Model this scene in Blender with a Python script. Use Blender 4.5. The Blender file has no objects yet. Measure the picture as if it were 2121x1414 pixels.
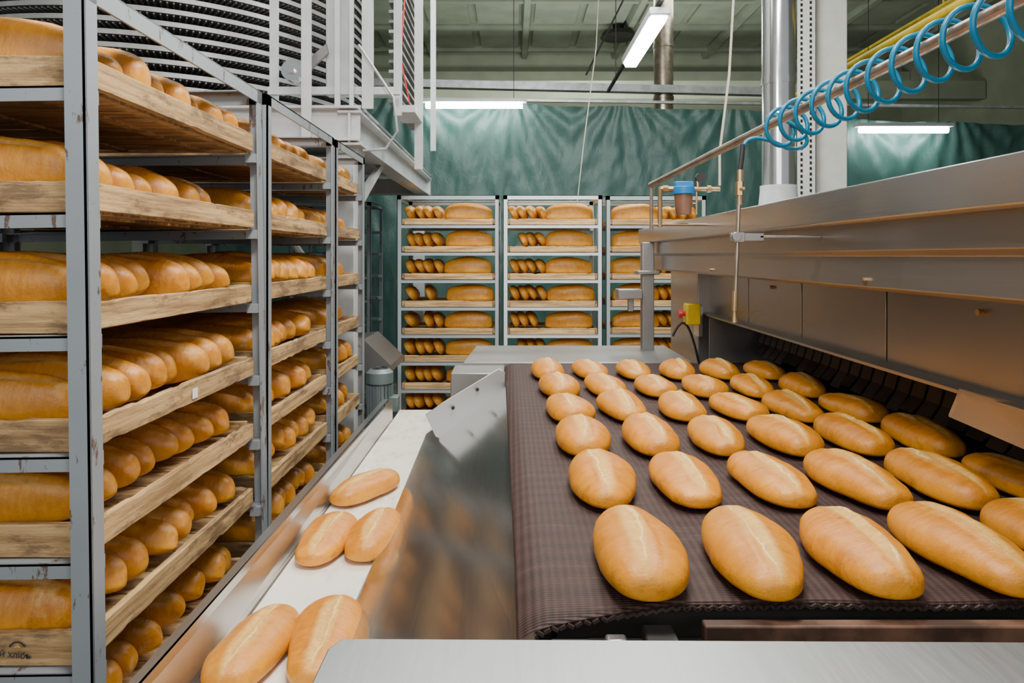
import bpy, bmesh, math, random
from mathutils import Vector, Matrix, noise
R=random.Random(7)
scene=bpy.context.scene
COL=scene.collection
rad=math.radians

# ---------------------------------------------------------------- materials
def new_mat(name):
    m=bpy.data.materials.new(name); m.use_nodes=True
    nt=m.node_tree; b=nt.nodes['Principled BSDF']
    return m,nt,b
def math_n(nt,op,a,b=None,c=None,clamp=False):
    n=nt.nodes.new('ShaderNodeMath'); n.operation=op; n.use_clamp=clamp
    for i,v in enumerate((a,b,c)):
        if v is None: continue
        if isinstance(v,(int,float)): n.inputs[i].default_value=v
        else: nt.links.new(v,n.inputs[i])
    return n.outputs[0]
def mixc(nt,f,a,b):
    n=nt.nodes.new('ShaderNodeMix'); n.data_type='RGBA'
    if isinstance(f,(int,float)): n.inputs[0].default_value=f
    else: nt.links.new(f,n.inputs[0])
    for i,v in ((6,a),(7,b)):
        if isinstance(v,tuple): n.inputs[i].default_value=(v+(1,))[:4]
        else: nt.links.new(v,n.inputs[i])
    return n.outputs[2]
def objcoord(nt,scale=(1,1,1),rot=(0,0,0)):
    tc=nt.nodes.new('ShaderNodeTexCoord'); mp=nt.nodes.new('ShaderNodeMapping')
    nt.links.new(tc.outputs['Object'],mp.inputs['Vector'])
    mp.inputs['Scale'].default_value=scale; mp.inputs['Rotation'].default_value=rot
    return mp.outputs[0]
def randcoord(nt,scale=(1,1,1)):
    tc=nt.nodes.new('ShaderNodeTexCoord'); oi=nt.nodes.new('ShaderNodeObjectInfo')
    add=nt.nodes.new('ShaderNodeVectorMath'); add.operation='ADD'
    cb=nt.nodes.new('ShaderNodeCombineXYZ'); r=math_n(nt,'MULTIPLY',oi.outputs['Random'],9.0)
    for i in range(3): nt.links.new(r,cb.inputs[i])
    nt.links.new(tc.outputs['Object'],add.inputs[0]); nt.links.new(cb.outputs[0],add.inputs[1])
    mp=nt.nodes.new('ShaderNodeMapping'); nt.links.new(add.outputs[0],mp.inputs['Vector']); mp.inputs['Scale'].default_value=scale
    return mp.outputs[0],oi.outputs['Random'],tc.outputs['Object']
def noise_n(nt,vec,scale=5,detail=4,rough=.55):
    n=nt.nodes.new('ShaderNodeTexNoise'); n.inputs['Scale'].default_value=scale
    n.inputs['Detail'].default_value=detail; n.inputs['Roughness'].default_value=rough
    nt.links.new(vec,n.inputs['Vector']); return n.outputs[0]
def ramp(nt,f,lo,hi):
    n=nt.nodes.new('ShaderNodeMapRange'); n.inputs[1].default_value=lo; n.inputs[2].default_value=hi
    n.interpolation_type='SMOOTHSTEP'
    nt.links.new(f,n.inputs[0]); return n.outputs[0]
def bump(nt,b,h,strength=.3,dist=.002):
    n=nt.nodes.new('ShaderNodeBump'); n.inputs['Strength'].default_value=strength; n.inputs['Distance'].default_value=dist
    nt.links.new(h,n.inputs['Height']); nt.links.new(n.outputs[0],b.inputs['Normal'])
def simple(name,c,rough=.5,metal=0,var=.15,nscale=8,bmp=0):
    m,nt,b=new_mat(name)
    v=objcoord(nt); nz=noise_n(nt,v,nscale,5)
    lo=tuple(x*(1-var) for x in c); hi=tuple(min(1,x*(1+var)) for x in c)
    nt.links.new(mixc(nt,ramp(nt,nz,.3,.7),lo,hi),b.inputs['Base Color'])
    b.inputs['Roughness'].default_value=rough; b.inputs['Metallic'].default_value=metal
    if bmp: bump(nt,b,nz,bmp,.004)
    return m
def steel(name,c,rough=.28,stretch=(2,60,60),dirt=.25,dirtc=(.25,.2,.16),metal=.92,bmp=.08):
    m,nt,b=new_mat(name)
    v=objcoord(nt,stretch); nz=noise_n(nt,v,4,4)
    v2=objcoord(nt); n2=noise_n(nt,v2,2,4,.55)
    base=mixc(nt,nz,tuple(x*.88 for x in c),c)
    d=math_n(nt,'MULTIPLY',ramp(nt,n2,.45,.75),dirt)
    nt.links.new(mixc(nt,d,base,dirtc),b.inputs['Base Color'])
    b.inputs['Metallic'].default_value=metal
    r=math_n(nt,'ADD',math_n(nt,'MULTIPLY',n2,.10),math_n(nt,'ADD',math_n(nt,'MULTIPLY',nz,.10),rough-.1))
    nt.links.new(r,b.inputs['Roughness'])
    bump(nt,b,nz,bmp,.001)
    return m
def painted(name,c,chip=(.12,.07,.05),amount=.62,rough=.4):
    m,nt,b=new_mat(name)
    v,_,_=randcoord(nt,(3,3,1.0)); nz=noise_n(nt,v,9,8,.72)
    v2=objcoord(nt); n2=noise_n(nt,v2,3,3)
    f=ramp(nt,nz,amount,amount+.03)
    cc=mixc(nt,n2,tuple(x*.75 for x in c),tuple(x*1.2 for x in c))
    nt.links.new(mixc(nt,f,cc,chip),b.inputs['Base Color'])
    b.inputs['Roughness'].default_value=rough; b.inputs['Metallic'].default_value=.15
    bump(nt,b,f,.3,-.001)
    return m
def wood(name,along,tint=1.0,stain=.75):
    m,nt,b=new_mat(name)
    s=[55,55,55]; s[along]=3
    v,rnd,_=randcoord(nt,tuple(s)); nz=noise_n(nt,v,1.0,7,.65)
    s2=[16,16,16]; s2[along]=5
    v2,_,_=randcoord(nt,tuple(s2)); n2=noise_n(nt,v2,1,7,.75)
    base=mixc(nt,ramp(nt,nz,.30,.66),(.22*tint,.12*tint,.045*tint),(.64*tint,.41*tint,.175*tint))
    st=mixc(nt,math_n(nt,'MULTIPLY',ramp(nt,n2,.48,.62),stain),base,(.085,.045,.022))
    fin=mixc(nt,math_n(nt,'MULTIPLY',rnd,.3),st,(.17,.105,.05))
    nt.links.new(fin,b.inputs['Base Color']); b.inputs['Roughness'].default_value=.72
    bump(nt,b,math_n(nt,'ADD',nz,n2),.8,.003)
    return m
def crust(name,side,top,pale,gloss=.35,scorew=.012,hz=.038,paleamt=.72,mott=1.0,patch=0.0):
    m,nt,b=new_mat(name)
    v,rnd,oc=randcoord(nt); sx=nt.nodes.new('ShaderNodeSeparateXYZ'); nt.links.new(oc,sx.inputs[0])
    nb=noise_n(nt,v,13,4,.6); nf=noise_n(nt,v,80,7,.75); nm=noise_n(nt,v,32,5,.65)
    vw,_,_=randcoord(nt,(26,95,26)); nw=noise_n(nt,vw,1.0,5,.65)
    g=ramp(nt,math_n(nt,'ADD',sx.outputs[2],math_n(nt,'MULTIPLY',math_n(nt,'SUBTRACT',nb,.5),.085)),.006,.062)
    base=mixc(nt,g,side,top)
    base=mixc(nt,math_n(nt,'MULTIPLY',ramp(nt,nm,.50,.66),.5*mott),base,tuple(x*.62 for x in top))
    base=mixc(nt,math_n(nt,'MULTIPLY',ramp(nt,nw,.42,.66),.42),base,side)
    base=mixc(nt,math_n(nt,'MULTIPLY',ramp(nt,nf,.58,.70),.45*mott),base,tuple(x*.42 for x in top))
    if patch: base=mixc(nt,math_n(nt,'MULTIPLY',ramp(nt,nb,.58,.74),patch),base,pale)
    tone=mixc(nt,math_n(nt,'MULTIPLY',rnd,.40),base,tuple(x*.62 for x in side))
    y2=math_n(nt,'POWER',math_n(nt,'ABSOLUTE',math_n(nt,'DIVIDE',sx.outputs[1],.126)),3.0)
    w=math_n(nt,'MULTIPLY',math_n(nt,'SUBTRACT',1.0,y2),scorew)
    w=math_n(nt,'ADD',w,math_n(nt,'MULTIPLY',math_n(nt,'SUBTRACT',nw,.5),.012))
    cx=math_n(nt,'ADD',sx.outputs[0],math_n(nt,'ADD',math_n(nt,'MULTIPLY',math_n(nt,'SUBTRACT',nb,.5),.026),math_n(nt,'MULTIPLY',math_n(nt,'SUBTRACT',rnd,.5),.012)))
    ax=math_n(nt,'ABSOLUTE',cx)
    ms=ramp(nt,math_n(nt,'SUBTRACT',w,ax),-.014,.006)
    top_=ramp(nt,sx.outputs[2],hz-.014,hz+.006)
    ms=math_n(nt,'MULTIPLY',ms,top_)
    pal=mixc(nt,ramp(nt,math_n(nt,'ADD',math_n(nt,'MULTIPLY',nf,.5),math_n(nt,'MULTIPLY',nw,.5)),.40,.60),pale,tuple(x*.66 for x in pale))
    rg=ramp(nt,math_n(nt,'ABSOLUTE',math_n(nt,'SUBTRACT',cx,math_n(nt,'MULTIPLY',w,.75))),.0030,.0004)
    rg=math_n(nt,'MULTIPLY',math_n(nt,'MULTIPLY',rg,top_),ramp(nt,w,.001,.007))
    c1=mixc(nt,math_n(nt,'MULTIPLY',ms,paleamt),tone,pal)
    c2=mixc(nt,math_n(nt,'MULTIPLY',rg,paleamt*.75),c1,(.97,.74,.34))
    nt.links.new(c2,b.inputs['Base Color'])
    nt.links.new(math_n(nt,'ADD',gloss,math_n(nt,'ADD',math_n(nt,'MULTIPLY',ms,.2),math_n(nt,'MULTIPLY',nf,.18))),b.inputs['Roughness'])
    hh=math_n(nt,'ADD',math_n(nt,'MULTIPLY',nf,.5),math_n(nt,'ADD',math_n(nt,'MULTIPLY',nw,.8),math_n(nt,'ADD',nm,math_n(nt,'MULTIPLY',ms,math_n(nt,'MULTIPLY',nf,1.6)))))
    bump(nt,b,hh,.5,.0035)
    return m
M={}
M['loaf']=crust('crust_golden',(.80,.32,.012),(.56,.178,.006),(.92,.56,.14),.23)
M['loafr']=crust('crust_amber',(.80,.355,.030),(.54,.185,.012),(.90,.62,.24),.17,.003,.05,.5,1.0,.55)
M['loafb']=crust('crust_back',(.90,.43,.05),(.68,.26,.02),(.88,.60,.24),.27,.003,.05,.4,.8,.3)
M['rack']=painted('paint_grey_chipped',(.25,.275,.295),amount=.59)
M['rackb']=painted('paint_grey_light',(.40,.43,.44),amount=.66)
M['rackw']=painted('paint_pale_chipped',(.74,.75,.74),amount=.68)
M['woodx']=wood('tray_wood_crosswise',0); M['woody']=wood('tray_wood_lengthwise',1)
M['woodp']=wood('tray_wood_fresh',0,1.35,.25)
M['steel']=steel('brushed_steel',(.54,.53,.52),.25)
M['steell']=steel('brushed_steel_pale',(.50,.51,.50),.40,(60,3,60))
M['steeld']=steel('dull_grey_steel',(.34,.34,.335),.42,(60,3,60),.5)
M['oven']=steel('oven_steel_satin',(.36,.345,.325),.30,(60,1.2,60),.25,(.24,.22,.20),.82,.05)
M['hood']=steel('hood_steel_polished',(.50,.49,.475),.22,(60,1.2,60),.15,(.34,.32,.30),.90,.04)
M['chrome']=steel('duct_chrome',(.80,.80,.80),.16,(3,3,3),.05)
M['slide']=steel('slide_plate_steel',(.44,.42,.39),.145,(60,1.5,60),.2,(.30,.27,.24),.93,.03)
M['white']=simple('white_paint',(.54,.56,.56),.4,.0,.08)
M['alu']=simple('pale_aluminium',(.42,.44,.44),.42,.5,.2)
M['band']=simple('dull_aluminium_band',(.30,.30,.285),.5,.3,.25,3)
M['dark']=simple('dark_metal',(.03,.028,.026),.55,.4,.3)
M['mesh']=simple('grey_mesh_belt',(.13,.125,.115),.5,.4,.3,30)
M['rust']=simple('worn_brown_bar',(.13,.065,.038),.6,.3,.6,14,.4)
M['brass']=simple('brass',(.55,.38,.2),.35,.9,.2)
M['blue']=simple('blue_hose_plastic',(.0,.16,.29),.28,0,.05)
M['bluecap']=simple('blue_filter_cap',(.01,.17,.42),.35)
M['bowl']=simple('brown_filter_bowl',(.20,.10,.06),.2)
M['yellow']=simple('yellow_paint',(.80,.55,.01),.4)
M['ochre']=simple('faded_ochre_ink',(.42,.29,.06),.7)
M['red']=simple('red_button_plastic',(.65,.03,.02),.35)
M['pipe']=simple('worn_pipe_steel',(.42,.34,.27),.32,.85,.25,12)
M['rubber']=simple('dark_brown_flap',(.035,.022,.016),.55,0,.3)
M['motor']=simple('motor_grey_green',(.14,.18,.18),.45,.2)
M['floor']=simple('concrete_floor',(.16,.15,.135),.45,0,.3,3,.1)
M['wall']=simple('cream_green_wall',(.36,.39,.29),.8,0,.1,2)
M['ceil']=simple('grey_green_ceiling',(.31,.345,.265),.85,0,.12,2)
M['rope']=simple('pale_cord',(.5,.45,.35),.8)
M['cream']=simple('cream_pillar_paint',(.80,.80,.73),.6,0,.05)
M['ink']=simple('black_ink',(.03,.03,.03),.7)
M['paper']=simple('white_paper_label',(.75,.75,.72),.6)
m,nt,b=new_mat('white_conveyor_fabric')
v=objcoord(nt,(3,1.2,3)); nz=noise_n(nt,v,5,7,.75)
nt.links.new(mixc(nt,ramp(nt,nz,.45,.7),(.76,.70,.60),(.56,.48,.38)),b.inputs['Base Color']); b.inputs['Roughness'].default_value=.6
M['wbelt']=m
m,nt,b=new_mat('brown_modular_belt')
tc=nt.nodes.new('ShaderNodeTexCoord'); sx=nt.nodes.new('ShaderNodeSeparateXYZ'); nt.links.new(tc.outputs['Object'],sx.inputs[0])
def sinw(o,p): return math_n(nt,'ADD',math_n(nt,'MULTIPLY',math_n(nt,'SINE',math_n(nt,'MULTIPLY',o,2*math.pi/p)),.5),.5)
vj=objcoord(nt,(3,10,3)); nj=noise_n(nt,vj,3,3)
yy=math_n(nt,'ADD',sx.outputs[1],math_n(nt,'MULTIPLY',nj,.02))
lx=sinw(sx.outputs[0],.0135); ly=sinw(sx.outputs[1],.0045); lw=sinw(yy,.05)
vv=objcoord(nt,(1.2,7,1)); nz=noise_n(nt,vv,5,7,.75)
f=math_n(nt,'ADD',math_n(nt,'MULTIPLY',lx,.28),math_n(nt,'ADD',math_n(nt,'MULTIPLY',ly,.45),math_n(nt,'MULTIPLY',lw,.16)))
c1=mixc(nt,f,(.014,.007,.006),(.078,.038,.030))
c2=mixc(nt,math_n(nt,'MULTIPLY',ramp(nt,nz,.54,.76),.35),c1,(.19,.125,.095))
nt.links.new(c2,b.inputs['Base Color']); b.inputs['Roughness'].default_value=.6; b.inputs['Specular IOR Level'].default_value=.3
bump(nt,b,math_n(nt,'ADD',math_n(nt,'MULTIPLY',lx,.6),ly),.6,.002)
M['cbelt']=m
m,nt,b=new_mat('green_tarp')
v=objcoord(nt,(1,1,.7)); nz=noise_n(nt,v,1.4,6,.6)
nt.links.new(mixc(nt,nz,(.028,.082,.070),(.062,.145,.122)),b.inputs['Base Color']); b.inputs['Roughness'].default_value=.37
b.inputs['Specular IOR Level'].default_value=.45
v2=objcoord(nt,(5,1,2.5),(0,rad(15),0)); n2=noise_n(nt,v2,2.6,8,.68); bump(nt,b,n2,.35,.03)
M['tarp']=m
def emis(name,c,s):
    m,nt,b=new_mat(name); b.inputs['Base Color'].default_value=c+(1,); b.inputs['Emission Color'].default_value=c+(1,); b.inputs['Emission Strength'].default_value=s
    return m
M['tube']=emis('fluorescent_tube',(.93,1,.97),40)

# ---------------------------------------------------------------- builders
class B:
    def __init__(s): s.bm=bmesh.new()
    def box(s,x0,x1,y0,y1,z0,z1,mat=None):
        vs=[s.bm.verts.new((x,y,z)) for x in (x0,x1) for y in (y0,y1) for z in (z0,z1)]
        for f in ((0,1,3,2),(4,6,7,5),(0,4,5,1),(2,3,7,6),(0,2,6,4),(1,5,7,3)):
            s.bm.faces.new([vs[i] for i in f])
        if mat is not None:
            for q in vs: q.co=mat@q.co
        return s
    def cyl(s,p0,p1,r,r2=None,seg=20,caps=True):
        p0=Vector(p0);p1=Vector(p1); r2=r if r2 is None else r2
        d=(p1-p0).normalized(); a=d.orthogonal().normalized(); c=d.cross(a)
        A=[];Bv=[]
        for i in range(seg):
            t=2*math.pi*i/seg; o=a*math.cos(t)+c*math.sin(t)
            A.append(s.bm.verts.new(p0+o*r)); Bv.append(s.bm.verts.new(p1+o*r2))
        for i in range(seg):
            j=(i+1)%seg; s.bm.faces.new((A[i],A[j],Bv[j],Bv[i]))
        if caps: s.bm.faces.new(A[::-1]); s.bm.faces.new(Bv)
        return s
    def sweep(s,pts,r,seg=10,closed=False):
        pts=[Vector(p) for p in pts]; n=len(pts); rings=[]
        up=None
        for i,p in enumerate(pts):
            if closed: t=(pts[(i+1)%n]-pts[i-1]).normalized()
            else: t=(pts[min(i+1,n-1)]-pts[max(i-1,0)]).normalized()
            if up is None: up=t.orthogonal().normalized()
            else:
                up=(up-t*up.dot(t))
                up=up.normalized() if up.length>1e-6 else t.orthogonal().normalized()
            c=t.cross(up)
            rings.append([s.bm.verts.new(p+(up*math.cos(2*math.pi*k/seg)+c*math.sin(2*math.pi*k/seg))*r) for k in range(seg)])
        for i in range(n if closed else n-1):
            a=rings[i]; b2=rings[(i+1)%n]
            for k in range(seg): s.bm.faces.new((a[k],a[(k+1)%seg],b2[(k+1)%seg],b2[k]))
        if not closed: s.bm.faces.new(rings[0][::-1]); s.bm.faces.new(rings[-1])
        return s
    def prism(s,prof,y0,y1):
        a=[s.bm.verts.new((x,y0,z)) for x,z in prof]; c=[s.bm.verts.new((x,y1,z)) for x,z in prof]
        n=len(prof)
        for i in range(n): s.bm.faces.new((a[i],a[(i+1)%n],c[(i+1)%n],c[i]))
        s.bm.faces.new(a[::-1]); s.bm.faces.new(c); return s
    def plate(s,pts,th,nrm=None):
        pts=[Vector(p) for p in pts]
        n=nrm or (pts[1]-pts[0]).cross(pts[2]-pts[0]).normalized()
        n=Vector(n)
        a=[s.bm.verts.new(p) for p in pts]; c=[s.bm.verts.new(p+n*th) for p in pts]; k=len(pts)
        for i in range(k): s.bm.faces.new((a[i],a[(i+1)%k],c[(i+1)%k],c[i]))
        s.bm.faces.new(a[::-1]); s.bm.faces.new(c); return s
    def mesh(s,name,org=(0,0,0)):
        bmesh.ops.recalc_face_normals(s.bm,faces=s.bm.faces)
        o=Vector(org)
        for v in s.bm.verts: v.co-=o
        me=bpy.data.meshes.new(name); s.bm.to_mesh(me); s.bm.free()
        me.polygons.foreach_set('use_smooth',[True]*len(me.polygons))
        me.set_sharp_from_angle(angle=rad(35))
        return me
def mkobj(name,me,mat=None,parent=None,bevel=0):
    o=bpy.data.objects.new(name,me)
    if me is not None and mat is not None and not me.materials: me.materials.append(mat)
    COL.objects.link(o)
    if parent is not None: o.parent=parent
    if bevel:
        md=o.modifiers.new('bevel','BEVEL'); md.width=bevel; md.segments=2; md.limit_method='ANGLE'
    return o
def tag(o,label,cat,group=None,kind=None):
    o['label']=label; o['category']=cat
    if group: o['group']=group
    if kind: o['kind']=kind
    return o
def root(name,loc,label,cat,group=None):
    e=bpy.data.objects.new(name,None); e.empty_display_size=.1; e.location=loc; COL.objects.link(e)
    return tag(e,label,cat,group)
def part(name,b,mat,parent,bevel=0,label=None):
    o=mkobj(name,b.mesh(name,parent.location),mat,parent,bevel)
    if label: o['label']=label
    return o
def lpart(name,b,mat,parent,bevel=0):
    return mkobj(name,b.mesh(name),mat,parent,bevel)
def single(name,b,mat,org,label,cat,group=None,bevel=0):
    o=mkobj(name,b.mesh(name,org),mat,None,bevel); o.location=org
    return tag(o,label,cat,group)
def struct(name,b,mat):
    o=mkobj(name,b.mesh(name),mat); o['kind']='structure'; return o

# ---------------------------------------------------------------- room
struct('floor',B().box(-6,8,-1.5,14,-.1,0),M['floor'])
struct('wall_back',B().box(-6,8,14,14.2,0,5.66),M['wall'])
struct('wall_left',B().box(-6.2,-6,-1.5,14.2,0,5.66),M['wall'])
struct('wall_right',B().box(8,8.2,-1.5,14.2,0,5.66),M['wall'])
struct('ceiling',B().box(-6.2,8.2,-1.5,14.2,5.66,5.85),M['ceil'])
cb=B()
for i in range(8):
    x=-5.3+i*1.85
    cb.prism([(x-.09,5.66),(x+.09,5.66),(x+.05,5.53),(x-.05,5.53)],-1.4,13.99)
for j in range(12):
    y=-.9+j*1.32
    cb.box(-5.99,7.99,y-.05,y+.05,5.57,5.66)
for i in range(7):
    for j in range(11):
        x=-5.3+i*1.85; y=-.9+j*1.32
        for k in (0,1):
            xa=x+.14+k*.86; cb.box(xa,xa+.72,y+.16,y+1.12,5.61,5.66)
struct('trim_2',cb,M['ceil'])
struct('trim_1',B().box(-5.99,7.99,13.7,13.98,4.75,5.2),M['wall'])
single('pillar',B().box(2.66,2.95,6,6.3,0,5.45),M['cream'],(2.8,6.15,0),'cream-painted square concrete pillar','pillar',bevel=.01)
pr=root('slotted_upright',(2.56,5.95,0),'white perforated steel angle upright beside the pillar','upright')
part('angle_bar',B().box(2.48,2.64,5.93,5.935,0,5.4).box(2.635,2.64,5.93,5.99,0,5.4),M['cream'],pr)
hb=B()
for z in range(100):
    hb.box(2.505,2.522,5.925,5.931,.5+z*.048,.525+z*.048); hb.box(2.585,2.602,5.925,5.931,.52+z*.048,.545+z*.048)
part('slot_row',hb,M['dark'],pr)

def tarp(name,x0,x1,y,z0,z1fun,seed):
    bm=bmesh.new(); nx=int((x1-x0)*34); nz=70; g=[]
    for i in range(nx+1):
        col=[]; x=x0+(x1-x0)*i/nx; zt=z1fun(x)
        for k in range(nz+1):
            t=k/nz; z=z0+(zt-z0)*t
            ti=round(x/1.3)*1.3; fan=math.atan2(x-ti,(zt-z)+.25)
            d=.03*math.sin(x*1.7+seed)+.018*math.sin(fan*18+seed)*math.exp(-(zt-z)*.9)
            d+=.025*noise.noise(Vector((x*1.6+seed,z*.6,seed)))+.018*noise.noise(Vector((x*6+z*1.5,z*2.0,seed)))+.012*noise.noise(Vector((x*14-z*3,z*5+x*2,seed)))
            sag=(-.025*abs(math.sin((x-ti)*math.pi/1.3)))*t**6
            col.append(bm.verts.new((x,y+d,z+sag)))
        g.append(col)
    for i in range(nx):
        for k in range(nz): bm.faces.new((g[i][k],g[i+1][k],g[i+1][k+1],g[i][k+1]))
    me=bpy.data.meshes.new(name); bm.to_mesh(me); bm.free()
    me.polygons.foreach_set('use_smooth',[True]*len(me.polygons))
    return mkobj(name,me,M['tarp'])
o=tarp('tarp_curtain',-3.6,3.3,8.0,.02,lambda x:3.34-.035*(x+1),1.0); tag(o,'wrinkled dark green plastic tarp hung as a partition','curtain',group='green tarps')
o=tarp('tarp_curtain',3.35,7.8,8.0,.02,lambda x:3.12-.02*(x-3.3),4.3); tag(o,'wrinkled dark green plastic tarp hung behind the oven','curtain',group='green tarps')
o=single('cable_tray',B().box(-2.5,3.6,9.0,9.1,3.70,3.73).box(-2.5,3.6,8.99,9.0,3.70,3.80).box(-2.5,3.6,9.1,9.11,3.70,3.80),M['alu'],(0,9,3.7),'pale steel cable tray spanning the hall','cable tray')
o.rotation_euler=(0,rad(1.3),0)
o=single('support_rail',B().box(-5.9,7.9,8.25,8.29,3.37,3.40),M['alu'],(0,8.25,3.37),'thin galvanised rail above the tarp','rail')
o.rotation_euler=(0,rad(.8),0)
single('roof_beam',B().box(-5.98,7.98,11.5,11.7,4.15,4.45),M['wall'],(0,11.5,4.2),'painted cross beam in the hall','beam')

# ---------------------------------------------------------------- lamps
def lamp(x0,x1,y,z,label):
    c=((x0+x1)/2,y,z)
    r=root('fluorescent_lamp',c,label,'lamp','fluorescent lamps')
    part('lamp_housing',B().box(x0-.05,x1+.05,y-.05,y+.05,z+.035,z+.075),M['white'],r,.005)
    part('lamp_tube',B().cyl((x0,y,z),(x1,y,z),.035,seg=12),M['tube'],r)
    for x in (x0+.1,x1-.1): part('suspension_wire',B().cyl((x,y,z+.07),(x,y,5.66),.004,seg=6),M['dark'],r)
lamp(-.98,.12,7.76,3.21,'white fluorescent tube lamp glowing at the top of the tarp')
lamp(3.95,4.95,7.76,2.93,'white fluorescent tube lamp glowing in front of the tarp')
r=root('fluorescent_lamp',(1.12,5.9,3.3),'hanging white fluorescent strip lamp with a diffuser','lamp','fluorescent lamps')
part('lamp_housing',B().box(1.05,1.21,5.2,6.55,3.34,3.40),M['white'],r,.01)
part('lamp_diffuser',B().prism([(1.06,3.34),(1.20,3.34),(1.18,3.295),(1.08,3.295)],5.25,6.5),M['tube'],r)
part('mounting_rail',B().box(1.11,1.14,2.0,8.0,3.41,3.44),M['dark'],r)
for y in (5.3,7.4): part('suspension_wire',B().cyl((1.125,y,3.44),(1.125,y,5.66),.005,seg=6),M['dark'],r)

# ---------------------------------------------------------------- bread meshes
def loaf_mesh(name,L,W,H,seed,mat,score=True,lump=1.0,ex=.62):
    bm=bmesh.new(); nu=38; nv=60; rings=[]
    for i in range(1,nu):
        a=-math.pi/2+math.pi*i/nu; y=L/2*math.sin(a); r=max(math.cos(a),0)**ex
        ring=[]
        asym=1+.06*math.sin(seed)*math.sin(a)
        for k in range(nv):
            t=2*math.pi*k/nv; cx=math.cos(t); cz=math.sin(t)
            x=W/2*r*asym*math.copysign(abs(cx)**.9,cx)
            if cz>=0: z=.34*H+.66*H*(r**.9)*cz**.95
            else: z=.34*H-.34*H*(r**.45)*(abs(cz)**.55)
            nz=(noise.noise(Vector((x*14+seed,y*10,z*14)))*.005+noise.noise(Vector((x*4+seed*2,y*6,z*4)))*.010)*lump
            nz+=noise.noise(Vector((x*16,y*45+seed,z*16)))*.0016
            n=Vector((cx,0,max(cz,0)))
            x+=n.x*nz; z+=n.z*nz
            if score and cz>.3:
                u=1-min(1,(abs(y)/(L*.44))**3)
                cxx=noise.noise(Vector((seed,y*9,0)))*.008
                z+=u*(.0060*math.exp(-((x-cxx-.013)/.005)**2)+.003*math.exp(-((x-cxx+.014)/.008)**2)-.0035*math.exp(-((x-cxx)/.009)**2))
            ring.append(bm.verts.new((x+.003*math.sin(y*14+seed),y,max(z,0))))
        rings.append(ring)
    p0=bm.verts.new((0,-L/2,.3*H)); p1=bm.verts.new((0,L/2,.3*H))
    for i in range(len(rings)-1):
        for k in range(nv): bm.faces.new((rings[i][k],rings[i][(k+1)%nv],rings[i+1][(k+1)%nv],rings[i+1][k]))
    for k in range(nv):
        bm.faces.new((p0,rings[0][(k+1)%nv],rings[0][k])); bm.faces.new((p1,rings[-1][k],rings[-1][(k+1)%nv]))
    bmesh.ops.recalc_face_normals(bm,faces=bm.faces)
    me=bpy.data.meshes.new(name); bm.to_mesh(me); bm.free()
    me.polygons.foreach_set('use_smooth',[True]*len(me.polygons)); me.materials.append(mat)
    return me
BELTM=[loaf_mesh('scored_loaf',.274+.009*(s%3-1),.134+.004*(s%2),.060+.003*(s%3),s*3.1,M['loaf']) for s in range(7)]
RACKM=[loaf_mesh('rack_loaf',.37+.012*(s%3-1),.112+.005*(s%2),.106,s*2.7+20,M['loafr'],True,1.2,.74) for s in range(7)]
BACKM=[loaf_mesh('back_rack_loaf',.385,.115,.145,s*2.7+40,M['loafb'],False,1.2,.68) for s in range(3)]
BACKE=[loaf_mesh('back_rack_loaf_slim',.36,.138,.076,s*2.7+50,M['loafb'],False,1.0,.66) for s in range(3)]
def bread(me,loc,rot,label,group):
    o=bpy.data.objects.new('bread_loaf',me); COL.objects.link(o); o.location=loc; o.rotation_euler=rot
    tag(o,label,'bread',group); return o
for row in range(6):
    for c in range(6):
        Y=1.107+.345*row+R.uniform(-.008,.008); X=.203+.178*c-.030*(Y-1.085)+R.uniform(-.005,.005)
        if c>=3 and row==0: Y+=.012*(c-2)
        bread(R.choice(BELTM),(X,Y,1.003),(0,0,rad(R.uniform(-4,4)+2+(180 if R.random()<.4 else 0))),'golden oval loaf with a pale score, on the brown belt','loaves on the brown cooling belt')
for X,Y,a in ((-.488,2.28,-27),(-.508,1.87,-6),(-.382,1.90,-1),(-.512,1.36,-5),(-.378,1.38,1)):
    bread(R.choice(BELTM),(X,Y,.703),(0,0,rad(a)),'golden scored loaf riding on the narrow white belt','loaves on the white belt')

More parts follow.
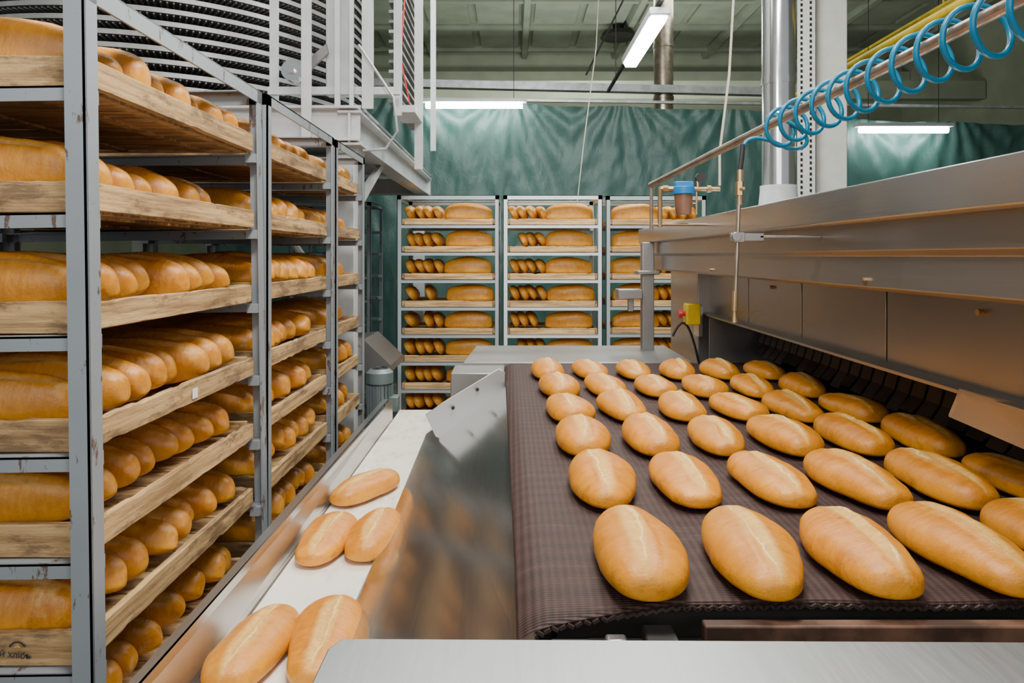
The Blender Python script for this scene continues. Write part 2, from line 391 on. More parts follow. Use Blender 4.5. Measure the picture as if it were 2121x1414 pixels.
# ---------------------------------------------------------------- racks and trays
def make_rack(loc,W,D,levels,mat,label,rz=0,H=2.0,ps=.033,group='bread racks'):
    r=root('bread_rack',loc,label,'rack',group); r.rotation_euler=(0,0,rz)
    t=.005
    for sx in (-1,1):
        for sy in (-1,1):
            x=sx*W/2; y=sy*D/2
            q=B()
            q.box(min(x,x-sx*ps),max(x,x-sx*ps),min(y,y-sy*t),max(y,y-sy*t),.12,H)
            q.box(min(x,x-sx*t),max(x,x-sx*t),min(y,y-sy*ps),max(y,y-sy*ps),.12,H)
            lpart('post',q,mat,r)
            w=B().cyl((x-sx*.03-.012,y-sy*.03,.05),(x-sx*.03+.012,y-sy*.03,.05),.05,seg=18)
            w.box(x-sx*.03-.02,x-sx*.03+.02,y-sy*.03-.02,y-sy*.03+.02,.09,.125)
            lpart('caster',w,M['dark'],r)
    for sy in (-1,1):
        y=sy*D/2
        lpart('top_rail',B().box(-W/2,W/2,min(y,y-sy*ps),max(y,y-sy*ps),H-.004,H).box(-W/2,W/2,min(y,y-sy*t),max(y,y-sy*t),H-ps,H),mat,r)
    for sx in (-1,1):
        x=sx*W/2
        lpart('top_rail',B().box(min(x,x-sx*ps),max(x,x-sx*ps),-D/2,D/2,H-.004,H).box(min(x,x-sx*t),max(x,x-sx*t),-D/2,D/2,H-ps,H),mat,r)
    for z in levels:
        for sy in (-1,1):
            q=B()
            y=sy*(D/2-.006)
            q.box(-W/2+.005,W/2-.005,min(y,y-sy*.004),max(y,y-sy*.004),z-.027,z)
            q.box(-W/2+.005,W/2-.005,min(y,y-sy*.03),max(y,y-sy*.03),z-.004,z)
            for sx in (-1,1):
                x=sx*(W/2-.006); ya=sy*(D/2-.01); yb=sy*(D/2-.05)
                q.box(min(x,x-sx*.03),max(x,x-sx*.03),min(ya,yb),max(ya,yb),z-.027,z-.001)
            lpart('shelf_support',q,mat,r)
    return r
def rough_board(x0,x1,y0,y1,z0,z1,ax,seed):
    bm=bmesh.new(); n=44; rings=[]
    for i in range(n+1):
        t=i/n; n1=noise.noise(Vector((t*5,seed,0)))*.003+min(0,noise.noise(Vector((t*19,seed,5)))+.22)*.014; n2=noise.noise(Vector((t*6,seed,9)))*.0015
        n3=max(0,noise.noise(Vector((t*15,seed,7)))-.2)*.009
        if ax==1:
            y=y0+(y1-y0)*t; ps=[(x0+n2,y,z0+n3),(x1+n2,y,z0+n3),(x1+n2,y,z1+n1),(x0+n2,y,z1+n1)]
        else:
            x=x0+(x1-x0)*t; ps=[(x,y0+n2,z0),(x,y1+n2,z0),(x,y1+n2,z1+n1),(x,y0+n2,z1+n1)]
        rings.append([bm.verts.new(p) for p in ps])
    for i in range(n):
        for k in range(4): bm.faces.new((rings[i][k],rings[i][(k+1)%4],rings[i+1][(k+1)%4],rings[i+1][k]))
    bm.faces.new(rings[0]); bm.faces.new(rings[-1])
    b=B(); b.bm.free(); b.bm=bm; return b
def make_tray(W,D,loc,label,rz=0,full=True,mat=None):
    r=root('bread_tray',loc,label,'tray','wooden bread trays'); r.rotation_euler=(0,0,rz)
    h=.056 if full else .044; my=M['woody']
    for sx in (-1,1):
        x=sx*W/2
        lpart('side_board',rough_board(min(x,x-sx*.016),max(x,x-sx*.016),-D/2+.001,D/2-.001,.004,h,1,R.random()*99),my,r,.0015)
    for sy in (-1,1):
        y=sy*(D/2)
        lpart('end_board',rough_board(-W/2+.019,W/2-.019,min(y,y-sy*.018),max(y,y-sy*.018),.0,h+.002,0,R.random()*99),mat or M['woodx'],r,.0015)
    q=B(); n=7; pw=(D-.04)/n
    for i in range(n):
        y=-D/2+.02+pw*i; q.box(-W/2+.019,W/2-.019,y+.003,y+pw-.003,.006,.015)
    for x in (-W*.3,0,W*.3,W/2-.035): q.box(x-.012,x+.012,-D/2+.02,D/2-.02,0,.0065)
    lpart('tray_bottom',q,mat or M['woodx'],r)
    return r
LV=[1.807,1.579,1.357,1.14,.948,.75,.54,.33]
def side_rack(y0,y1,nlo,label,firstlevels=8,xr=-.755,ps=.033,lean_deg=0):
    W=.80; D=y1-y0; cx=xr-W/2; cy=(y0+y1)/2
    rk=make_rack((cx,cy,0),W,D,LV,M['rack'],label,ps=ps)
    if lean_deg:
        rk.rotation_euler=(0,rad(-lean_deg),0); rk.location.x+=1.25*math.sin(rad(lean_deg)); rk.location.z-=.4*math.sin(rad(lean_deg))
    for li,z in enumerate(LV[:firstlevels]):
        tw=.745; td=D-.075
        tx=xr-.018-tw/2+R.uniform(-.006,.004)
        make_tray(tw,td,(tx,cy-.01,z+.001),'worn wooden bread tray with dark stains, on a grey rack')
        n=nlo; ya=cy-.01-td/2+.072; yb=cy-.01+td/2-.062
        lean0=R.choice([-26,-20,-16,22]); drift=R.uniform(-.03,.02)
        for k in range(n):
            y=ya+(yb-ya)*k/(n-1)+R.uniform(-.006,.006)
            lean=rad(lean0+R.uniform(-9,9)); 
            if li>=5: lean=rad(R.uniform(-40,40))
            nose=R.uniform(-.034,.006)+drift*(k/n)
            if li==1: nose-=.02
            L=.37
            x=xr-.045-L/2+min(nose,.006)
            zz=z+.022+abs(math.sin(lean))*.046+R.uniform(0,.010)
            bread(R.choice(RACKM),(x,y,zz),(0,lean,rad(90+R.uniform(-6,6))),'glossy amber loaf in a row on a wooden tray','loaves on the side racks')
side_rack(1.22,2.09,8,'tall grey steel bread rack with chipped paint, loaded with wooden trays',7,ps=.038,lean_deg=.8)
side_rack(2.11,2.90,8,'tall grey steel bread rack filled with loaves, beside the white belt')
side_rack(2.93,3.50,5,'narrow grey steel bread rack at the end of the row')
hb=bmesh.new()
for (ya,yb,n) in ((1.36,1.98,6),(2.24,2.80,5),(3.04,3.40,4)):
    for z in LV[:6]:
        for k in range(n):
            me=RACKM[k%5]; y=ya+(yb-ya)*k/(n-1)
            mt=Matrix.Translation((-1.345,y,z+.045))@Matrix.Rotation(rad(90),4,'Z')@Matrix.Rotation(rad(20),4,'Y')@Matrix.Scale(.85,4,(1,0,0))
            nv0=len(hb.verts); hb.from_mesh(me); hb.verts.ensure_lookup_table()
            for v in hb.verts[nv0:]: v.co=mt@v.co
me=bpy.data.meshes.new('bread_rows'); hb.to_mesh(me); hb.free(); me.polygons.foreach_set('use_smooth',[True]*len(me.polygons))
me.materials.append(simple('crust_inner_rows',(.50,.17,.012),.35,0,.25,14))
o=mkobj('bread_rows',me); tag(o,'inner rows of amber loaves deep in the side racks','bread','loaves on the side racks','stuff')

def text_mesh(s,size):
    cu=bpy.data.curves.new('lettering','FONT'); cu.body=s; cu.size=size; cu.extrude=.0004; cu.align_x='RIGHT'
    t=bpy.data.objects.new('tmp',cu); COL.objects.link(t); bpy.context.view_layer.update()
    me=bpy.data.meshes.new_from_object(t.evaluated_get(bpy.context.evaluated_depsgraph_get())); bpy.data.objects.remove(t); return me
tr=[o for o in bpy.data.objects if o.name.startswith('bread_tray')]
def tray_at(z,y): return min(tr,key=lambda o:abs(o.location.z-z)+abs(o.location.y-y))
t6=tray_at(LV[5],1.6)
me=text_mesh('ський хлібъ',.017); me.materials.clear(); me.materials.append(M['ink'])
fy=-(.87-.075)/2-.004
o=mkobj('printed_lettering',me,None,t6); o.rotation_euler=(rad(90),rad(6),0)
o.location=(-.876-t6.location.x,fy,.014); o['label']='black stencilled bakery lettering'
eb=B(); arc=[(math.cos(rad(a)),math.sin(rad(a))) for a in range(25,156,10)]
eb.plate([(x*.0075,0,z*.0075) for x,z in arc],.001,(0,1,0))
cxe=-.902-t6.location.x
o=lpart('printed_emblem',eb,M['ochre'],t6); o.location=(cxe,fy,.032)
eb=B().plate([(x*.017,0,z*.017) for x,z in arc]+[(x*.0140,0,z*.0140) for x,z in arc[::-1]],.001,(0,1,0))
o=lpart('printed_ring',eb,M['ink'],t6); o.location=(cxe,fy,.030)
t4=tray_at(LV[3],1.6)
lpart('paper_sticker',B().box(.745/2+.002,.745/2+.003,.0,.026,.014,.038),M['paper'],t4)

BLV=[1.748-.2176*i for i in range(8)]
def back_rack(xl,xr,y0,mat,flip,label,woodm,rz=0):
    W=xr-xl; D=.62; cx=(xl+xr)/2
    make_rack((cx,y0+D/2,0),W,D,BLV,mat,label,rz,H=1.98)
    for z in BLV:
        make_tray(W-.07,D-.06,(cx,y0+D/2,z+.002),'pale wooden bread tray on a back rack',rz,False,woodm)
        for k in range(4):
            x=(xl+.090+.074*k) if not flip else (xr-.090-.074*k)
            lean=rad(R.uniform(50,66)) 
            if R.random()<.10: continue
            bread(BACKE[k%3],(x-.03+R.uniform(-.006,.006),y0+.24+R.uniform(0,.02),z+.085),(0,lean,rad(R.uniform(-4,4))),'browned loaf leaning on its side on a back tray','loaves on the back racks')
        x=(xr-.248) if not flip else (xl+.248)
        bread(R.choice(BACKM),(x+R.uniform(-.012,.012),y0+.12,z+.034),(0,0,rad(90+R.uniform(-3,3))),'long browned loaf lying lengthwise on a back tray','loaves on the back racks')
back_rack(-.91,-.10,5.4,M['rackb'],False,'grey steel bread rack with pale trays of browned loaves',M['woodp'])
back_rack(-.07,.715,5.4,M['rackw'],False,'pale-painted steel bread rack with trays of browned loaves',M['woodp'])
back_rack(.75,1.55,5.45,M['rackb'],True,'grey steel bread rack partly behind the oven hood',M['woodp'])
make_rack((-1.68,6.6,0),.75,.6,BLV,M['rack'],'dark grey rack standing in shade under the platform')

# ---------------------------------------------------------------- brown belt conveyor
rt=root('cooling_conveyor',(.6,2.0,0),'wide brown modular belt conveyor carrying rows of fresh loaves','conveyor')
def edgeX(y): return .009-.019*(y-.884)
bm=bmesh.new(); g=[]; NX=80
YF=1.003
ys=[YF+.015*i for i in range(10)]+[1.18+.05*i for i in range(41)]
for y in ys:
    row=[]
    for i in range(NX+1):
        u=(i/NX)**1.3; x=edgeX(y)+(1.42-edgeX(y))*u
        d=max(0,(1.09-y)/(1.09-YF)); left=max(0,1-u/.16)
        yy=y-.040*left*d
        z=1.0-(.004+.022*left)*d**2 - .018*max(0,1-(x-edgeX(y))/.05)**2+.0015*math.sin(u*26)*d
        row.append((x,yy,z))
    g.append(row)
first=g[0]; r1=[(x,y-.004,z-.004) for x,y,z in first]; r2=[(x,y-.004,z-.009) for x,y,z in first]
g=[r2,r1]+g
vv=[[bm.verts.new(p) for p in row] for row in g]
for i in range(len(vv)-1):
    for k in range(NX): bm.faces.new((vv[i][k],vv[i][k+1],vv[i+1][k+1],vv[i+1][k]))
bx=B(); bx.bm.free(); bx.bm=bm
o=part('conveyor_belt',bx,M['cbelt'],rt); sm=o.modifiers.new('thick','SOLIDIFY'); sm.thickness=.005; sm.offset=-1
eb=B(); tog=0
for k in range(NX):
    a=Vector(r2[k]); c=Vector(r2[k+1]); L=(c-a).length; m_=max(1,round(L/.009))
    for j in range(m_):
        p=a.lerp(c,(j+.5)/m_); tog^=1
        mt=Matrix.Translation(p)@Matrix.Rotation(rad(28 if tog else -28),4,'Y')
        eb.box(-.0048,.0048,-.004,.002,-.002,.0025,mt)
part('belt_edge_links',eb,M['rubber'],rt)
part('side_frame',B().box(.04,.06,1.03,3.2,.62,.92),M['steel'],rt)
part('roller',B().cyl((.07,1.09,.930),(1.40,1.09,.930),.035),M['dark'],rt)
part('cross_beam',B().box(.27,1.42,.955,.975,.885,.982),M['rust'],rt,.003)
for a in ((.03,.075,.94,.96,.86,.955),(.13,.16,.94,.96,.86,.970),(.19,.235,.94,1.0,.86,.962)): part('bearing_block',B().box(*a),M['oven'],rt,.004)
for x in (.09,1.36):
    for y in (1.1,3.0): part('frame_leg',B().box(x-.03,x+.03,y-.03,y+.03,0,.9),M['steel'],rt)
part('slide_plate',B().plate([(.035,.84,.966),(.0,3.0,.979),(-.375,3.0,.715),(-.335,.84,.715)],.004).box(-.352,-.338,.86,3.0,.55,.716),M['slide'],rt)
part('guard_plate',B().plate([(-.345,2.72,.868),(-.275,2.74,.915),(-.055,2.82,1.035),(-.028,2.82,1.02),(-.028,2.82,.945),(-.25,2.72,.755),(-.305,2.72,.78)],.006,(0,1,0)),M['steell'],rt,.002)
for x,y,z in ((-.235,2.725,.895),(-.14,2.765,.96)): part('screw',B().cyl((x,y+.005,z),(x,y-.01,z),.007,seg=8),M['dark'],rt)
part('end_housing',B().box(-.27,-.035,3.0,3.22,.80,.985),M['steeld'],rt,.004)
part('end_cover',B().plate([(-.23,3.25,.985),(.86,3.25,.985),(.86,3.85,.985),(-.20,3.85,.985)],.01,(0,0,1)).box(-.23,.86,3.235,3.252,.95,.994),M['steeld'],rt,.002)
for a in (-.2,.75): part('end_leg',B().box(a,a+.06,3.4,3.46,0,.985),M['steel'],rt)
o=single('worktable',B().plate([(-.218,.30,1.032),(1.5,.30,1.032),(1.5,.806,1.032),(-.205,.822,1.032),(-.216,.80,1.032)],.008,(0,0,1)).box(-.21,1.5,.79,.80,.95,1.032),M['steell'],(.5,.5,0),'scuffed stainless steel table top at the end of the belt','table',bevel=.002)
for x,y in ((-.15,.36),(1.4,.36),(-.15,.74),(1.4,.74)):
    part('table_leg',B().box(x-.02,x+.02,y-.02,y+.02,0,1.031),M['steel'],o)

# ---------------------------------------------------------------- white belt conveyor
rt=root('discharge_conveyor',(-.47,2.2,0),'narrow conveyor with a white belt between steel side walls','conveyor')
part('conveyor_belt',B().box(-.582,-.36,.75,3.55,.688,.70),M['wbelt'],rt)
part('side_wall',B().plate([(-.584,.7,.69),(-.584,3.34,.69),(-.585,3.34,.80),(-.612,.7,.80)],.005,(-1,0,0)).box(-.63,-.606,.7,3.34,.795,.80),M['steel'],rt)
part('belt_guide',B().box(-.358,-.351,.9,3.5,.69,.712),M['steell'],rt)
part('belt_bed',B().box(-.58,-.36,.78,3.52,.60,.687),M['steel'],rt)
for y in (1.0,2.2,3.4):
    for x in (-.57,-.41): part('frame_leg',B().box(x,x+.04,y-.02,y+.02,0,.6),M['steel'],rt)
rt=root('electric_motor',(-.70,3.62,0),'small grey-green finned electric motor standing upright by the belt','motor')
c=(-.70,3.62)
part('motor_body',B().cyl((c[0],c[1],.60),(c[0],c[1],.83),.056,seg=28),M['motor'],rt)
fb=B()
for i in range(20):
    a=2*math.pi*i/20; mt=Matrix.Translation((c[0],c[1],0))@Matrix.Rotation(a,4,'Z'); fb.box(.055,.070,-.0025,.0025,.62,.82,mt)
part('cooling_fin',fb,M['motor'],rt)
part('fan_cowl',B().cyl((c[0],c[1],.83),(c[0],c[1],.885),.070,seg=28).cyl((c[0],c[1],.885),(c[0],c[1],.905),.070,.048,seg=28),M['motor'],rt)
gb=B()
for r_ in (.012,.022,.032,.042): gb.sweep([(c[0]+r_*math.cos(t*math.pi/10),c[1]+r_*math.sin(t*math.pi/10),.907) for t in range(20)],.002,6,True)
part('cowl_grille',gb,M['dark'],rt)
part('terminal_box',B().box(c[0]+.05,c[0]+.10,c[1]-.04,c[1]+.04,.68,.76),M['motor'],rt,.005)
part('gearbox',B().box(c[0]-.07,c[0]+.12,c[1]-.07,c[1]+.07,.45,.60).box(c[0]-.05,c[0]+.05,c[1]-.05,c[1]+.05,0,.45),M['motor'],rt,.01)
single('sheet_metal_chute',B().prism([(-1.15,.93),(-.98,.95),(-.80,.78),(-.80,.73),(-1.2,.76)],4.5,5.0).box(-1.1,-1.05,4.6,4.65,0,.78).box(-.87,-.82,4.6,4.65,0,.75),M['steeld'],(-1.0,4.7,0),'angular sheet steel chute on legs behind the racks','chute')

# ---------------------------------------------------------------- oven
rt=root('tunnel_oven',(1.7,2.4,0),'long stainless steel tunnel oven hood over the belt','oven')
Y0,Y1=.55,4.05
part('hood_band',B().prism([(.75,1.655),(.75,1.578),(.762,1.572),(.775,1.578),(.775,1.64),(1.2,1.67),(1.2,1.70)],Y0,Y1),M['hood'],rt,.003)
part('hood_roof',B().plate([(1.19,Y0,1.66),(2.7,Y0,1.70),(2.7,Y1,1.70),(1.19,Y1,1.66)],.03),M['hood'],rt)
part('upper_panel',B().prism([(.79,1.60),(.79,1.512),(.805,1.50),(.805,1.43),(.815,1.422),(1.0,1.422),(1.0,1.62)],Y0,Y1-.01),M['oven'],rt,.002)
for a,b_ in ((.55,1.287),(1.296,1.819),(1.828,2.352),(2.361,2.882),(2.891,3.60)):
    part('lower_panel',B().box(1.0,1.02,a,b_,1.215,1.421),M['oven'],rt,.0015)
part('drip_lip',B().prism([(.955,1.205),(.955,1.213),(1.03,1.222),(1.03,1.195),(.99,1.195)],Y0,3.62),M['oven'],rt)
part('end_wall',B().box(.94,2.7,3.45,4.04,.25,1.58),M['oven'],rt,.003)
part('end_bracket',B().box(.955,1.27,3.3,3.31,.985,1.2),M['oven'],rt)
part('interior_shade_block',B().box(1.45,2.7,.55,3.44,.3,1.66),M['dark'],rt)  # near-black block, paints in the shade of the oven cavity
part('inner_roof',B().box(1.03,1.45,.55,3.44,1.23,1.26),M['dark'],rt)
for i in range(34):
    y=.78+i*.073
    f=B(); prof=[(1.19,1.225),(1.192,1.15),(1.175,1.09),(1.14,1.035+R.uniform(0,.02))]
    for j in range(3):
        (xa,za),(xb,zb)=prof[j],prof[j+1]
        f.plate([(xa,y,za),(xa,y+.06,za),(xb,y+.06,zb),(xb,y,zb)],.003)
    part('curtain_flap',f,M['rubber'],rt)
part('support_leg',B().box(.71,.775,3.72,3.78,.0,1.575).box(.68,.80,3.69,3.81,1.40,1.42),M['steeld'],rt,.004)
for y in (1.55,2.75,3.9): part('rivet',B().cyl((.815,y,1.445),(.795,y,1.445),.006,seg=8),M['brass'],rt)
for y in (1.45,2.62): part('rivet',B().cyl((1.0,y,1.38),(.988,y,1.38),.007,seg=8),M['brass'],rt)
part('deflector_plate',B().plate([(.93,1.42,1.225),(.99,1.30,1.215),(1.04,1.12,1.19),(1.04,1.12,1.10),(.955,1.40,1.155),(.92,1.44,1.165)],.005),M['oven'],rt,.002)
single('junction_box',B().box(.57,.70,3.66,3.78,1.27,1.32).box(.63,.66,3.70,3.73,1.20,1.27),M['steeld'],(.63,3.7,1.27),'small grey metal bracket box on the oven leg','box',bevel=.003)
rt=root('emergency_stop',(.9,3.40,1.16),'yellow emergency stop box with a red push button','switch')
part('switch_box',B().box(.862,.930,3.36,3.44,1.160,1.264),M['yellow'],rt,.006)
part('push_button',B().cyl((.862,3.40,1.213),(.845,3.40,1.213),.012,seg=14).cyl((.845,3.40,1.213),(.828,3.40,1.213),.024,.020,seg=18),M['red'],rt)
part('switch_bracket',B().box(.925,.945,3.38,3.47,1.1,1.25),M['hood'],rt)
cbp=[(.80+.14*t,3.4,1.10+.10*math.sin(t*3.1)-.18*t*t) for t in [i/14 for i in range(15)]]
single('power_cable',B().sweep(cbp,.006,8),M['dark'],(.8,3.4,1.0),'black cable looping beside the oven leg','cable')

rt=root('exhaust_duct',(1.483,3.8,1.68),'shiny chrome exhaust duct rising from the oven','duct')
part('duct_pipe',B().cyl((1.483,3.8,1.68),(1.483,3.8,5.6),.088,seg=40),M['chrome'],rt)
for z in (2.45,3.3,4.1): part('duct_collar',B().cyl((1.483,3.8,z),(1.483,3.8,z+.04),.092,seg=40),M['chrome'],rt)
part('duct_base',B().cyl((1.483,3.8,1.68),(1.483,3.8,1.86),.115,.098,seg=40).cyl((1.483,3.8,1.86),(1.483,3.8,1.89),.098,seg=40),M['white'],rt)
single('ventilation_duct',B().cyl((2.04,9.2,3.3),(2.04,9.2,5.6),.13,seg=24).cyl((2.04,9.2,4.3),(2.04,9.2,4.34),.14,seg=24).cyl((2.04,9.2,3.6),(2.04,9.2,3.64),.14,seg=24),M['pipe'],(2.04,9.2,3.3),'dull metal ventilation duct near the ceiling','duct')
single('ceiling_vent',B().cyl((1.9,12.2,5.4),(1.9,12.2,5.48),.32,.28,seg=24).cyl((1.9,12.2,5.48),(1.9,12.2,5.66),.1,seg=16),M['dark'],(1.9,12.2,5.4),'round dark ventilation outlet on the ceiling','vent')
single('gas_pipe',B().cyl((3.5,3.5,3.47),(3.5,8.6,3.47),.04).cyl((3.5,8.2,3.47),(3.5,8.2,5.6),.012,seg=8),M['yellow'],(3.5,6,3.47),'yellow gas pipe running along the hall','pipe',group='yellow pipes')
single('gas_pipe',B().cyl((4.3,3.9,4.0),(4.3,9.5,4.0),.022).cyl((4.3,6.8,4.0),(4.3,6.8,5.6),.012,seg=8),M['yellow'],(4.3,6,4.0),'thin yellow gas pipe running along the hall','pipe',group='yellow pipes')

PA=Vector((.533,2.62,1.772)); PB=Vector((.80,.86,1.903)); D=(PB-PA)
rt=root('air_pipe',tuple(PA),'worn steel air pipe rising diagonally over the oven','pipe')
part('pipe_run',B().cyl(PA,PB,.0115,seg=20),M['pipe'],rt)
part('pipe_drop',B().cyl(PA+Vector((.002,0,.004)),(.535,2.62,1.60),.007,seg=10).cyl((.533,2.62,1.62),(.75,2.62,1.62),.006,seg=10),M['pipe'],rt)
dn=D.normalized(); sd=dn.cross(Vector((0,0,1))).normalized(); up=sd.cross(dn).normalized()
pts=[]; turns=14; t0,t1=.50,.995
n=turns*28
for i in range(n+1):
    f=i/n; c=PA+D*(t0+(t1-t0)*f)-Vector((0,0,.020)); rr=.045+.005*f
    a=2*math.pi*turns*f+1.5+.3*math.sin(f*19)
    pts.append(c+sd*math.cos(a)*rr+up*math.sin(a)*rr)
p0=pts[0]
def bez(a,b,c,d,n=16): return [a*(1-t)**3+b*3*t*(1-t)**2+c*3*t*t*(1-t)+d*t**3 for t in [i/n for i in range(n)]]
W0=Vector((.59,1.745,1.77))
tail=bez(W0,W0+Vector((.005,0,.05)),Vector((.66,1.75,1.80)),Vector((.70,1.74,1.775)),16)+bez(Vector((.70,1.74,1.775)),Vector((.75,1.73,1.76)),Vector((.78,1.70,1.80)),p0,12)
rt=root('coiled_air_hose',tuple(p0),'turquoise blue coiled air hose wound around the pipe','hose')
part('hose_coil',B().sweep(tail+pts,.0051,12),M['blue'],rt)
part('hose_sleeve',B().sweep([W0+Vector((0,0,.015)),W0+Vector((-.003,0,-.02)),W0+Vector((-.008,0,-.055))],.0065,10),M['dark'],rt)
rt=root('spray_wand',(.583,1.745,1.34),'slim metal air wand with brass fittings hanging down','wand')
x=.583;y=1.745
part('wand_tube',B().cyl((x,y,1.72),(x-.012,y,1.40),.0052,seg=12),M['pipe'],rt)
part('valve',B().cyl((x,y,1.72),(x,y,1.69),.008,seg=8).cyl((x-.001,y,1.69),(x-.001,y,1.655),.011,seg=6).cyl((x-.001,y,1.655),(x-.001,y,1.63),.007,seg=10).cyl((x-.001,y-.03,1.67),(x-.001,y,1.67),.004,seg=8),M['brass'],rt)
part('nozzle',B().cyl((x-.012,y,1.41),(x-.014,y,1.36),.007,seg=10).cyl((x-.014,y,1.36),(x-.014,y,1.33),.004,.007,seg=10),M['brass'],rt)
part('wall_bracket',B().box(x-.025,x+.06,y-.004,y+.008,1.538,1.558).box(x+.05,.79,y-.004,y+.008,1.546,1.552).cyl((x-.012,y-.014,1.549),(x-.012,y-.004,1.549),.012,seg=12).box(x-.02,x+.008,y-.012,y+.012,1.535,1.56),M['oven'],rt,.001)

rt=root('water_filter',(.66,2.62,1.65),'blue-capped filter with brown bowl, brass fittings and gauge','filter')
fx,fy=.658,2.62
part('filter_cap',B().cyl((fx,fy,1.735),(fx,fy,1.765),.042,seg=24).box(fx-.035,fx+.035,fy-.02,fy+.02,1.762,1.785),M['bluecap'],rt,.003)
part('filter_bowl',B().cyl((fx,fy,1.66),(fx,fy,1.737),.030,.036,seg=24),M['bowl'],rt)
part('brass_fitting',B().cyl((fx+.03,fy,1.757),(fx+.14,fy,1.757),.008,seg=8).cyl((fx+.055,fy,1.757),(fx+.055,fy,1.79),.006,seg=8).cyl((fx+.09,fy,1.757),(fx+.105,fy,1.757),.014,seg=6),M['brass'],rt)
part('brass_fitting',B().cyl((fx-.09,fy,1.757),(fx-.03,fy,1.757),.010,seg=8).cyl((fx-.09,fy,1.765),(fx-.09,fy,1.61),.009,seg=10).cyl((fx-.08,fy,1.757),(fx-.06,fy,1.757),.014,seg=6),M['brass'],rt)
part('pressure_gauge',B().cyl((fx+.065,fy-.014,1.80),(fx+.065,fy+.012,1.80),.019,seg=20),M['dark'],rt)
part('support_bracket',B().cyl((fx+.05,fy,1.745),(fx+.05,fy,1.66),.004,seg=8).cyl((fx+.02,fy,1.70),(fx+.052,fy,1.70),.004,seg=8),M['brass'],rt)
single('hanging_hose',B().sweep([(.87,2.65,2.9),(.86,2.65,2.5),(.84,2.64,2.2),(.80,2.63,1.9),(.797,2.62,1.77)],.005,8),M['rope'],(.8,2.62,1.757),'pale hose dropping from above to the filter','hose')
single('hanging_rope',B().sweep([(.95,6.9,5.66),(.90,6.9,4.6),(.85,6.9,3.6),(.72,6.9,2.6),(.66,6.9,2.05)],.006,6),M['rope'],(.66,6.9,2.05),'thin pale cord hanging from the ceiling','rope')
single('hanging_cable',B().sweep([(1.3,8.3,5.66),(1.35,8.3,4.6),(.9,8.3,3.7)],.012,6),M['dark'],(.9,8.3,3.7),'dark cable hanging from the ceiling','cable')

# ---------------------------------------------------------------- platform
rt=root('steel_platform',(-2.0,4.6,0),'white painted steel platform carrying the spiral cooler','platform')
def ibeam_y(x,z0,z1,ya,yb,w=.12):
    return B().box(x-w/2,x+w/2,ya,yb,z1-.012,z1).box(x-w/2,x+w/2,ya,yb,z0,z0+.012).box(x-.006,x+.006,ya,yb,z0+.01,z1-.01)
def ibeam_x(y,z0,z1,xa,xb,w=.12):
    return B().box(xa,xb,y-w/2,y+w/2,z1-.012,z1).box(xa,xb,y-w/2,y+w/2,z0,z0+.012).box(xa,xb,y-.006,y+.006,z0+.01,z1-.01)
part('edge_beam',ibeam_y(-.85,2.08,2.26,3.56,6.7),M['white'],rt)
part('edge_beam',ibeam_x(3.6,2.10,2.28,-4.5,-.80),M['white'],rt)
part('edge_beam',ibeam_y(-2.4,2.08,2.26,3.66,6.7),M['white'],rt)
part('cross_beam',ibeam_x(5.2,2.10,2.25,-4.5,-.9),M['white'],rt)
part('cross_beam',ibeam_x(6.7,2.10,2.25,-4.5,-.8),M['white'],rt)
part('deck',B().box(-4.5,-.8,3.62,6.75,2.285,2.30),M['alu'],rt)
for x,y in ((-.90,3.72),(-.90,6.6),(-3.6,3.72),(-3.6,6.6)):
    part('column',B().box(x-.05,x+.05,y-.05,y+.05,0,2.08).box(x-.08,x+.08,y-.08,y+.08,2.05,2.09),M['white'],rt,.003)
part('brace',B().plate([(-.90,3.78,1.70),(-.90,3.78,1.78),(-.87,4.4,2.09),(-.87,4.5,2.09)],.03,(1,0,0)),M['white'],rt)
part('brace',B().cyl((-1.0,3.72,1.3),(-1.55,3.72,2.08),.02,seg=8),M['white'],rt)

# spiral cooler
rt=root('spiral_cooler',(-2.55,5.15,2.30),'tall spiral cooling conveyor with stacked curved belts and white frame','conveyor')
CX,CY,RR=-2.55,5.15,1.42
def tier_mesh():
    bm=bmesh.new(); seg=120
    prof=[(RR,0),(RR,.027),(RR-.012,.027),(RR-.012,.012),(RR-.55,.012),(RR-.55,0)]
    rings=[]
    for i in range(seg):
        a=2*math.pi*i/seg
        rings.append([bm.verts.new((r_*math.cos(a),r_*math.sin(a),z)) for r_,z in prof])
    for i in range(seg):
        A=rings[i];C=rings[(i+1)%seg]
        for k in range(len(prof)):
            f=bm.faces.new((A[k],A[(k+1)%len(prof)],C[(k+1)%len(prof)],C[k]))
            f.material_index=0 if k in(0,1,2) else 1
    for i in range(260):
        a=2*math.pi*i/260; c,s=math.cos(a),math.sin(a)
        p0=Vector((c*(RR-.02),s*(RR-.02),-.008)); p1=Vector((c*(RR-.5),s*(RR-.5),-.008)); t=Vector((-s,c,0))*.004
        vs=[bm.verts.new(q) for q in (p0+t,p0-t,p1-t,p1+t)]; vt=[bm.verts.new(q+Vector((0,0,.010))) for q in (p0+t,p0-t,p1-t,p1+t)]
        bm.faces.new(vs)
        for j in range(4): bm.faces.new((vs[j],vs[(j+1)%4],vt[(j+1)%4],vt[j]))
    me=bpy.data.meshes.new('belt_tier'); bm.to_mesh(me); bm.free(); me.materials.append(M['band']); me.materials.append(M['mesh']); return me
tm=tier_mesh()
for i in range(24):
    o=bpy.data.objects.new('belt_tier',tm); o.parent=rt; COL.objects.link(o); o.location=(0,0,.14+.072*i)
part('drum',B().cyl((CX,CY,2.31),(CX,CY,4.4),RR-.58,seg=48),M['mesh'],rt)
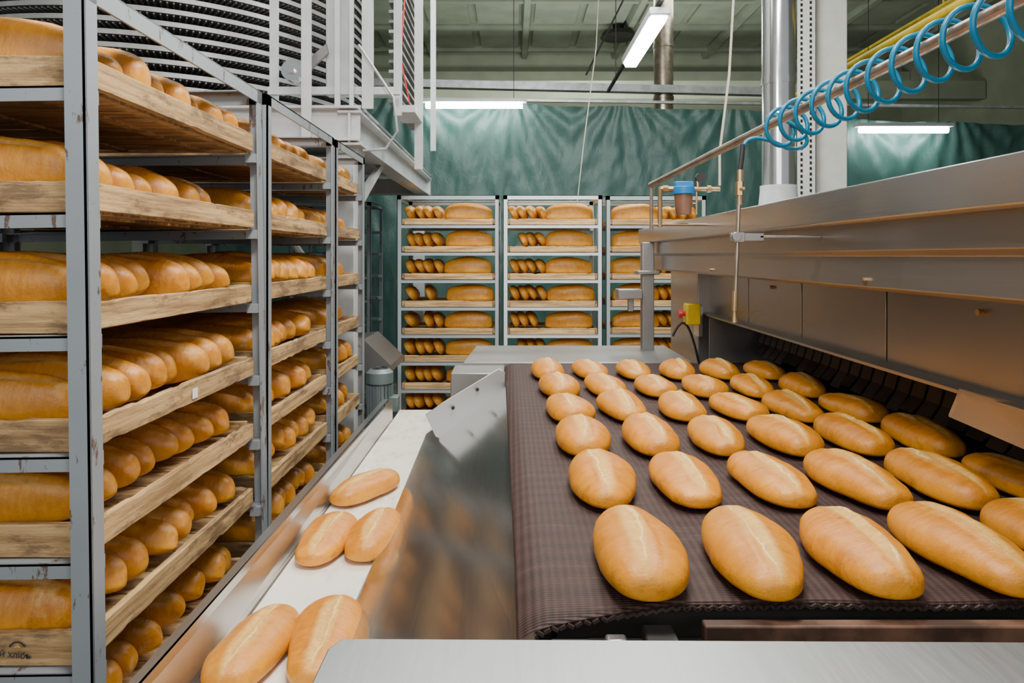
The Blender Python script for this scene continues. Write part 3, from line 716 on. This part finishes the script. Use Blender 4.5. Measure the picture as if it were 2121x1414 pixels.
posts=[(-1.275,3.66,.045,2.3,4.5),(-1.06,3.52,.05,2.06,4.5),(-.92,3.60,.028,2.28,4.5),(-.845,3.60,.022,2.28,4.5),(-.765,3.62,.06,2.28,4.5),(-.635,3.8,.045,2.28,4.5),(-.56,4.1,.05,2.02,4.6),(-.60,4.4,.04,2.1,4.6),(-.6,5.2,.04,2.3,4.6)]
for x,y,w,z0,z1 in posts:
    part('frame_post',B().box(x-w/2,x+w/2,y-.008,y+.008,z0,z1).box(x-w/2,x-w/2+.006,y,y+.05,z0,z1),M['white'],rt)
for a in ((-1.3,-.6,3.63,3.66,2.36,2.40),(-1.3,-.6,3.63,3.66,2.95,2.99),(-.66,-.54,3.8,4.12,2.30,2.34)): part('frame_rail',B().box(*a),M['white'],rt)
part('gear_cover',B().box(-1.0,-.86,3.66,3.72,2.36,2.9),M['white'],rt,.01)
part('pulley',B().cyl((-1.15,3.56,2.47),(-1.15,3.62,2.47),.055,seg=24).cyl((-1.15,3.54,2.47),(-1.15,3.56,2.47),.02,seg=12),M['chrome'],rt)
part('tension_arm',B().plate([(-1.12,3.6,2.5),(-.98,3.6,2.62),(-.97,3.6,2.57),(-1.10,3.6,2.45)],.02,(0,1,0)),M['steeld'],rt)
for z in range(28):
    zz=2.42+z*.06
    part('outfeed_link',B().box(-.74,-.66,4.1,5.0,zz,zz+.018),M['band'] if z%2 else M['mesh'],rt)
part('control_wire',B().sweep([(-.60,3.85,3.9),(-.585,3.83,3.2),(-.62,3.8,2.6),(-.57,3.8,2.35)],.004,6),M['red'],rt)
part('conduit',B().sweep([(-.80,3.56,2.6),(-.70,3.56,2.45),(-.62,3.57,2.33),(-.60,3.57,2.15),(-.66,3.57,2.06),(-.78,3.57,2.05)],.007,8),M['alu'],rt)

# ---------------------------------------------------------------- lights
def area(name,loc,target,sx,sy,power,col=(1,1,1)):
    l=bpy.data.lights.new(name,'AREA'); l.shape='RECTANGLE'; l.size=sx; l.size_y=sy; l.energy=power; l.color=col
    o=bpy.data.objects.new(name,l); COL.objects.link(o); o.location=loc
    o.rotation_euler=(Vector(target)-Vector(loc)).to_track_quat('-Z','Y').to_euler(); return o
area('ceiling_light_belt',(.7,1.7,3.6),(.5,1.9,1),1.2,.4,70,(1,.98,.93))
area('ceiling_light_racks',(-.1,.8,3.0),(-.8,2.2,1),.45,.45,58,(1,.98,.94))
area('fill_light_behind',(-.2,-1.3,2.3),(0,3,1.1),3.0,1.8,44,(1,.99,.97))  # added soft fill from behind the camera, no window stands there
area('ceiling_light_hall',(.3,4.0,4.2),(.1,5.6,1),2.4,.6,185,(1,1,.97))
area('ceiling_light_far',(2,9.5,5.0),(1,9,0),4,1,80,(.92,1,.90))
area('ceiling_fill_far',(1.5,10.2,3.0),(1.5,12.4,5.6),5,1,105,(.95,1,.92))  # unseen upward light added to brighten the far ceiling
area('spiral_light',(-1.6,2.6,4.6),(-1.9,4.5,2.8),2,1,55,(.97,1,1))
w=bpy.data.worlds.new('world'); scene.world=w; w.use_nodes=True
w.node_tree.nodes['Background'].inputs[0].default_value=(.9,.95,1,1); w.node_tree.nodes['Background'].inputs[1].default_value=.4

cam=bpy.data.cameras.new('camera'); cam.lens=24; cam.sensor_width=36; cam.shift_y=-.0835; cam.clip_start=.05
co=bpy.data.objects.new('camera',cam); COL.objects.link(co); co.location=(0,0,1.5); co.rotation_euler=(rad(90),0,0)
scene.camera=co
